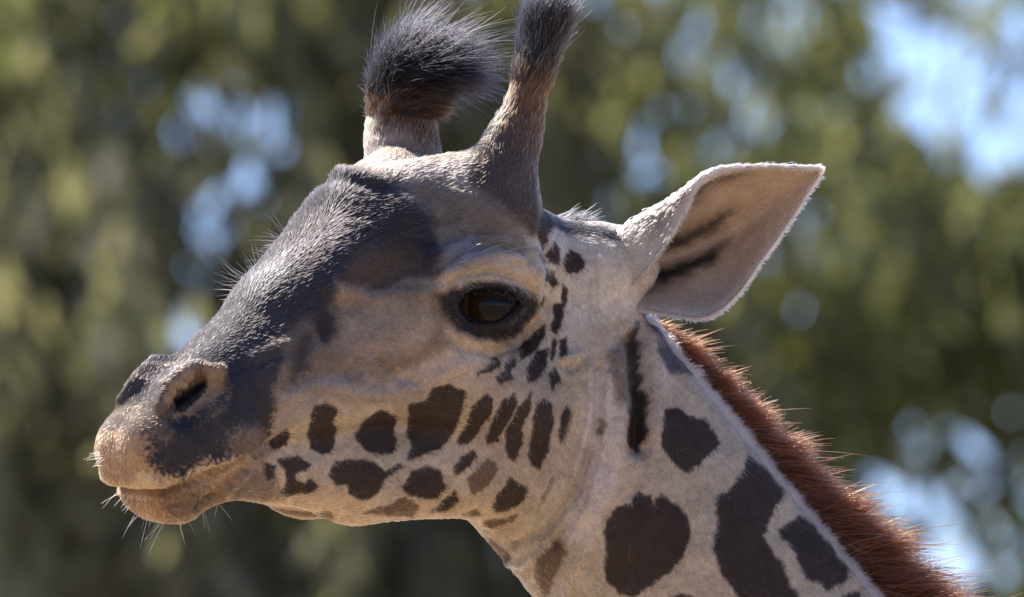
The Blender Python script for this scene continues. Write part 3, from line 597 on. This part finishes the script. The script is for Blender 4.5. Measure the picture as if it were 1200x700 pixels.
def ear(g, name, mirror):
    du = np.gradient(g, axis=0); dv = np.gradient(g, axis=1); n = nrm(np.cross(du, dv)); mid = g[:, [0, -1]].mean(1, keepdims=True)
    if ((mid - g) * n).sum() < 0: n = -n               # n points into the cup
    w = np.linspace(0, 1, NV)[None]; tt = np.linspace(0, 1, NT)[:, None]
    th = 5.5 * (np.sin(np.pi * np.clip(w, .03, .97)) ** .5) * (1 - .6 * tt) + 1.2
    rid = 3.5 * np.sin(np.clip((w - .3) / .6, 0, 1) * np.pi * 3) ** 2 * np.clip(1 - tt * 1.2, 0, 1) * (w > .3)
    gi = g + n * (th / 2 + rid)[..., None]; go = g - n * (th / 2)[..., None]
    nv_ = NT * NV; i = np.arange(NT - 1)[:, None] * NV + np.arange(NV - 1)[None]; q = np.stack([i, i + NV, i + NV + 1, i + 1], -1).reshape(-1, 4)
    fs = [q, q[:, ::-1] + nv_]
    for j in (0, NV - 1):
        a = np.arange(NT - 1) * NV + j; s4 = np.stack([a, a + nv_, a + NV + nv_, a + NV], 1); fs.append(s4 if j else s4[:, ::-1])
    for r_ in (0, NT - 1):
        a = r_ * NV + np.arange(NV - 1); s4 = np.stack([a, a + 1, a + 1 + nv_, a + nv_], 1); fs.append(s4 if r_ else s4[:, ::-1])
    f = np.concatenate(fs); v = np.concatenate([gi.reshape(-1, 3), go.reshape(-1, 3)])
    W = np.broadcast_to(w, (NT, NV)); TT = np.broadcast_to(tt, (NT, NV)); nz = val_noise(W * 14, TT * 12, 71) * .12 + val_noise(W * 40, TT * 30, 72) * .1
    ci = np.tile(np.array([.40, .285, .195]), (NT, NV, 1)); co = np.tile(np.array([.47, .405, .34]), (NT, NV, 1))
    def st(w0, w1, t0, t1, wid, colr, amt):
        s_ = np.clip((TT - t0) / (t1 - t0), 0, 1); cw = w0 + (w1 - w0) * s_; a = np.exp(-((W + nz * .3 - cw) / (wid * (1 - .5 * s_))) ** 2) * sstep(t0 - .05, t0 + .06, TT) * sstep(t1 + .12, t1 - .1, TT) * amt
        ci[:] = ci * (1 - a[..., None]) + np.array(colr) * a[..., None]
    st(.84, .72, .05, .48, .075, (.012, .009, .008), 1.0); st(.62, .58, .18, .60, .06, (.03, .02, .016), .95); st(.36, .38, .42, .75, .08, (.07, .048, .036), .85)
    a = sstep(.80, 1.0, W) * sstep(.7, .3, TT) * .6; ci = ci * (1 - a[..., None]) + np.array((.22, .18, .16)) * a[..., None]
    rim = np.exp(-(np.minimum(W, 1 - W) / .03) ** 2)[..., None]; ci = ci * (1 - .7 * rim) + np.array((.50, .42, .34)) * .7 * rim
    a = np.exp(-((W - .17) / .1) ** 2) * sstep(.12, .3, TT) * sstep(.62, .45, TT) * .8; co = co * (1 - a[..., None]) + np.array((.17, .13, .105)) * a[..., None]
    ci = ci * (1 + nz[..., None] * 1.5); co = co * (1 + nz[..., None]); c = np.clip(np.concatenate([ci.reshape(-1, 3), co.reshape(-1, 3)]), .01, .8)
    if mirror is not None: v = mirror(v); f = f[:, ::-1]
    a_ = v[f[:, 2]] - v[f[:, 0]]; b_ = v[f[:, 3]] - v[f[:, 1]]; fn_ = np.cross(a_, b_); out = np.concatenate([n.reshape(-1, 3), -n.reshape(-1, 3)])
    if mirror is None and (fn_ * out[f[:, 0]]).sum() < 0: f = f[:, ::-1]
    o = link(name, mesh_np(name, P(v), f, M_COAT, True, c), GIR)
    # short coat on both faces and a fringe along the margins
    nn = np.concatenate([n.reshape(-1, 3), -n.reshape(-1, 3)]); du_ = nrm(np.concatenate([du.reshape(-1, 3), du.reshape(-1, 3)]))
    cnt = 34000; pk = rng.integers(0, len(v), cnt); ii = rng.integers(0, len(v), cnt)
    base = np.concatenate([gi.reshape(-1, 3), go.reshape(-1, 3)])[pk] + rng.normal(0, 1.4, (cnt, 3)); nb = nn[pk]; base -= nb * ((rng.normal(0, .2, (cnt, 1))))
    d = nrm(du_[pk] + nb * .13 + rng.normal(0, .10, (cnt, 3))); pts = strands(base - nb, d, rng.uniform(5, 9, cnt), 4, -nb * .15, .05); cc = c[pk] * rng.uniform(.75, 1.3, (cnt, 1))
    fr = 3200; ti = rng.integers(3, NT, fr); ed = np.where(rng.random(fr) < .5, 0, NV - 1); eb = g[ti, ed] + rng.normal(0, .8, (fr, 3)); outw = nrm(g[ti, ed] - g[ti, np.where(ed == 0, 3, NV - 4)])
    d = nrm(outw * .8 + nrm(du[ti, ed]) * .7 + rng.normal(0, .25, (fr, 3))); p2 = strands(eb, d, rng.uniform(3, 8, fr), 4, np.zeros(3), .05)
    pts = np.concatenate([pts, p2]); cc = np.concatenate([cc, np.tile(np.array([.50, .43, .36]), (fr, 1)) * rng.uniform(.7, 1.2, (fr, 1))])
    if mirror is not None: pts = mirror(pts.reshape(-1, 3)).reshape(pts.shape)
    hair('ear_hair', pts, np.array([.34, .32, .22, .05]), cc, M_HAIR, o, kind='stuff')
    return o
E1 = ear(ear_g, 'ear', None); E1['label'] = 'near ear held out sideways with dark streaks inside'
base_n = np.array([722., 318., -60.]); basef = mir(base_n)
def rot_between(a, b):
    a = nrm(np.array(a, float)); b = nrm(np.array(b, float)); v = np.cross(a, b); c = a @ b; K = np.array([[0, -v[2], v[1]], [v[2], 0, -v[0]], [-v[1], v[0], 0]]); return np.eye(3) + K + K @ K / (1 + c)
axn = ear_g[-1].mean(0) - base_n; axf = mirv(axn); tgt = np.array([60., 40., -200.]); RF = rot_between(axf, tgt)
def to_far(v): b = (v - O) @ L; m = v - 2 * b[:, None] * L; return basef + (m - basef) @ RF.T * .92
E2 = ear(ear_g, 'ear', to_far); E2['label'] = 'far ear folded back, only its hairy tip showing'

# ------------------------------------------------------------------ trees
def leaf_material(name, c1, c2, c3, trans):
    k = Nodes(name); oi = k.n('ShaderNodeAttribute', attribute_name='tone'); cr = k.n('ShaderNodeValToRGB'); e = cr.color_ramp.elements
    e[0].color = (*c1, 1); e[1].color = (*c3, 1); m = e.new(.5); m.color = (*c2, 1); k.l(oi.outputs['Fac'], cr.inputs[0])
    b = k.n('ShaderNodeBsdfPrincipled', Roughness=.6); k.l(cr.outputs[0], b.inputs['Base Color'])
    tr = k.n('ShaderNodeBsdfTranslucent'); sc_ = k.n('ShaderNodeVectorMath', operation='MULTIPLY'); sc_.inputs[1].default_value = (2.2, 2.2, 1.25); k.l(cr.outputs[0], sc_.inputs[0]); k.l(sc_.outputs[0], tr.inputs[0])
    mx = k.n('ShaderNodeMixShader', Fac=trans); k.l(b.outputs[0], mx.inputs[1]); k.l(tr.outputs[0], mx.inputs[2]); k.l(mx.outputs[0], k.out.inputs[0]); return k.m
def bark_material():
    k = Nodes('bark'); tc = k.n('ShaderNodeTexCoord'); n = k.n('ShaderNodeTexNoise', Scale=6, Detail=8); mp = k.n('ShaderNodeMapping'); mp.inputs['Scale'].default_value = (1, 1, .2)
    k.l(tc.outputs['Object'], mp.inputs[0]); k.l(mp.outputs[0], n.inputs['Vector']); cr = k.n('ShaderNodeValToRGB'); cr.color_ramp.elements[0].color = (.10, .07, .05, 1); cr.color_ramp.elements[1].color = (.36, .29, .23, 1)
    k.l(n.outputs[0], cr.inputs[0]); b = k.n('ShaderNodeBsdfPrincipled', Roughness=.9); k.l(cr.outputs[0], b.inputs['Base Color']); k.l(b.outputs[0], k.out.inputs[0]); return k.m
M_BARK = bark_material()
LEAFS = [leaf_material('gum_leaf', (.115, .12, .068), (.155, .162, .090), (.22, .21, .125), .55), leaf_material('olive_leaf', (.12, .115, .085), (.165, .16, .11), (.23, .215, .16), .55),
         leaf_material('yellow_green_leaf', (.12, .13, .06), (.175, .19, .075), (.25, .255, .115), .58)]
def tubes(paths, sides=7):
    V_, F_ = [], []; off = 0
    for pts, rad in paths:
        pts = np.array(pts, float); k = len(pts); tg = nrm(np.gradient(pts, axis=0)); ref = np.array([.3, .9, .1]); a = nrm(np.cross(tg, ref)); b = np.cross(tg, a); an = np.linspace(0, 2 * np.pi, sides, endpoint=False)
        ring = pts[:, None] + np.array(rad)[:, None, None] * (np.cos(an)[None, :, None] * a[:, None] + np.sin(an)[None, :, None] * b[:, None]); V_.append(ring.reshape(-1, 3))
        i = np.arange(k - 1)[:, None] * sides + np.arange(sides)[None]; j = np.arange(k - 1)[:, None] * sides + (np.arange(sides)[None] + 1) % sides
        F_.append(np.stack([i, j, j + sides, i + sides], -1).reshape(-1, 4) + off); off += k * sides
    return np.concatenate(V_), np.concatenate(F_)
VOIDS = []                                           # open pockets between the boughs: centre, half sizes
def add_void(u, v, dist, r, p):
    c = CEN - FWD * DIST; s_ = (DIST + dist) / DIST; VOIDS.append((c + s_ * (P(np.array([u, v, 0.])) - c), np.array([r, 0, r * 1.1]) * S * s_ + np.array([0, 4.5, 0]), p))
for u, v, r, p in ((275,165,84,.92),(265,240,58,.9),(1120,25,110,.88),(1195,80,80,.85),(1090,515,74,.84),(1150,460,62,.84),(1130,610,74,.85),(1195,540,70,.84),(125,375,38,.85),(210,375,44,.88),(215,650,40,.9),(330,605,34,.9),(1040,580,45,.7),(580,640,34,.9),(150,130,30,.7),(895,95,30,.6),(720,215,26,.6)): add_void(u, v, 27.5, r, p)
VP = np.array([g[2] for g in VOIDS])
VC = np.array([g[0] for g in VOIDS]); VR = np.array([g[1] for g in VOIDS])
def tree(x, y, h, spread, nleaf, mi, label, seed, leaf_len=.13):
    r = np.random.default_rng(seed); root = link('tree', None, None, label=label, category='tree', group='trees behind the giraffe'); root.location = (x, y, 0)
    base = np.array([0, 0, -.1]); paths = []; tips = []
    k = 9; tz = np.linspace(0, h * .8, k); lean = r.normal(0, .05, 2); tp = np.stack([lean[0] * tz + r.normal(0, .06, k), lean[1] * tz + r.normal(0, .06, k), tz - .15], 1); tr_ = np.linspace(.20 + h * .012, .05, k); paths.append((tp, tr_))
    for i in range(16):
        t = r.uniform(.18, .98); p0 = tp[int(t * (k - 1))]; az = r.uniform(0, 2 * np.pi); ln = spread * r.uniform(.6, 1.05) * (1.1 - .5 * t); up = r.uniform(.2, .8)
        dirv = np.array([math.cos(az), math.sin(az), up]); s_ = np.linspace(0, 1, 7)[:, None]; pth = p0 + dirv * s_ * ln + np.array([0, 0, -.5]) * s_ ** 2 * ln * .7 + r.normal(0, .05, (7, 3)) * s_
        r0 = .075 * (1.2 - t); paths.append((pth, np.linspace(r0, .012, 7))); tips += [pth[j] for j in (2, 3, 4, 5, 6)]
        for _ in range(3):
            q = pth[r.integers(2, 6)]; az2 = az + r.normal(0, .9); d2 = np.array([math.cos(az2), math.sin(az2), r.uniform(-.2, .6)]); l2 = ln * r.uniform(.3, .6); p2 = q + d2 * s_ * l2 + np.array([0, 0, -.6]) * s_ ** 2 * l2
            paths.append((p2, np.linspace(r0 * .45, .006, 7))); tips += [p2[j] for j in (2, 4, 6)]
    v, f = tubes(paths); link('trunk', mesh_np('trunk', v, f, M_BARK), root)
    tips = np.array(tips); W0 = np.array([x, y, 0.])
    # hanging sprays of leaves: each spray is a drooping twig
    ns = nleaf // 14; tc2 = tips[r.integers(0, len(tips), ns)] + r.normal(0, 1, (ns, 3)) * np.array([.42, .42, .40]); droop = r.uniform(.25, .75, ns)
    tw = np.stack([r.normal(0, .35, ns), r.normal(0, .35, ns), -np.ones(ns)], 1)
    si = np.repeat(np.arange(ns), 14); fr = np.tile(np.linspace(0, 1, 14), ns); n_ = len(si)
    c = tc2[si] + tw[si] * (droop[si] * fr)[:, None] + r.normal(0, .035, (n_, 3))
    keep = (c[:, 2] > .8); wc = c + W0; prob = r.random(n_)
    idx = np.flatnonzero((np.abs(wc[:, 0]) < 3.5) & (wc[:, 2] > 4) & (wc[:, 2] < 10))
    for ch in np.array_split(idx, max(1, len(idx) // 20000)):
        inside = ((((wc[ch][:, None] - VC[None]) / VR[None]) ** 2).sum(-1) < 1) * VP[None]; keep[ch] &= prob[ch] > inside.max(1)
    c = c[keep]; n_ = len(c); si = si[keep]
    ax_ = nrm(np.stack([r.normal(0, .5, n_), r.normal(0, .5, n_), -np.ones(n_)], 1)); sd = nrm(np.cross(ax_, r.normal(0, 1, (n_, 3)))); ll = leaf_len * r.uniform(.6, 1.3, n_)[:, None]; ww = ll * r.uniform(.13, .22, (n_, 1)); nn_ = np.cross(ax_, sd)
    v = np.stack([c, c + ax_ * ll * .45 + sd * ww, c + ax_ * ll + nn_ * ll * .12, c + ax_ * ll * .45 - sd * ww], 1).reshape(-1, 3)
    m = mesh_np('crown', v, np.arange(4 * n_).reshape(-1, 4), LEAFS[mi], False)
    tone = np.clip(r.beta(2, 3, ns)[si] + r.normal(0, .12, n_), 0, 1); at = m.attributes.new('tone', 'FLOAT', 'FACE'); at.data.foreach_set('value', tone.astype(np.float32))
    link('crown', m, root)
TREES = [  # x, y, height, spread, leaves, leaf kind, label, leaf length
 (-1.05, 26.8, 10.7, 2.6, 54000, 1, 'dull olive gum tree with hanging leaf sprays behind the giraffe muzzle', .16),
 (.42, 28.2, 11.0, 2.8, 56000, 0, 'dense green gum tree behind the ossicones and ear', .16),
 (2.3, 26.0, 10.4, 2.7, 44000, 2, 'yellow-green sunlit tree behind the mane', .15),
 (-4.6, 28, 10.8, 3.2, 44000, 0, 'tall dark green tree standing beyond the dull olive gum tree', .16),
 (6.3, 29, 10.5, 3.2, 34000, 1, 'grey-green tree standing beyond the yellow-green tree', .16),
 (10.6, 27.5, 11.2, 3.4, 26000, 0, 'broad green tree beyond the grey-green tree, last in the row past the mane', .17),
 (-9.4, 27, 11.2, 3.4, 26000, 2, 'pale green tree beyond the tall dark green tree, last past the muzzle', .17)]
for i, (x, y, h, sp, nl, mi, lab, ll) in enumerate(TREES): tree(x, y, h, sp, nl, mi, lab, 100 + i, ll)
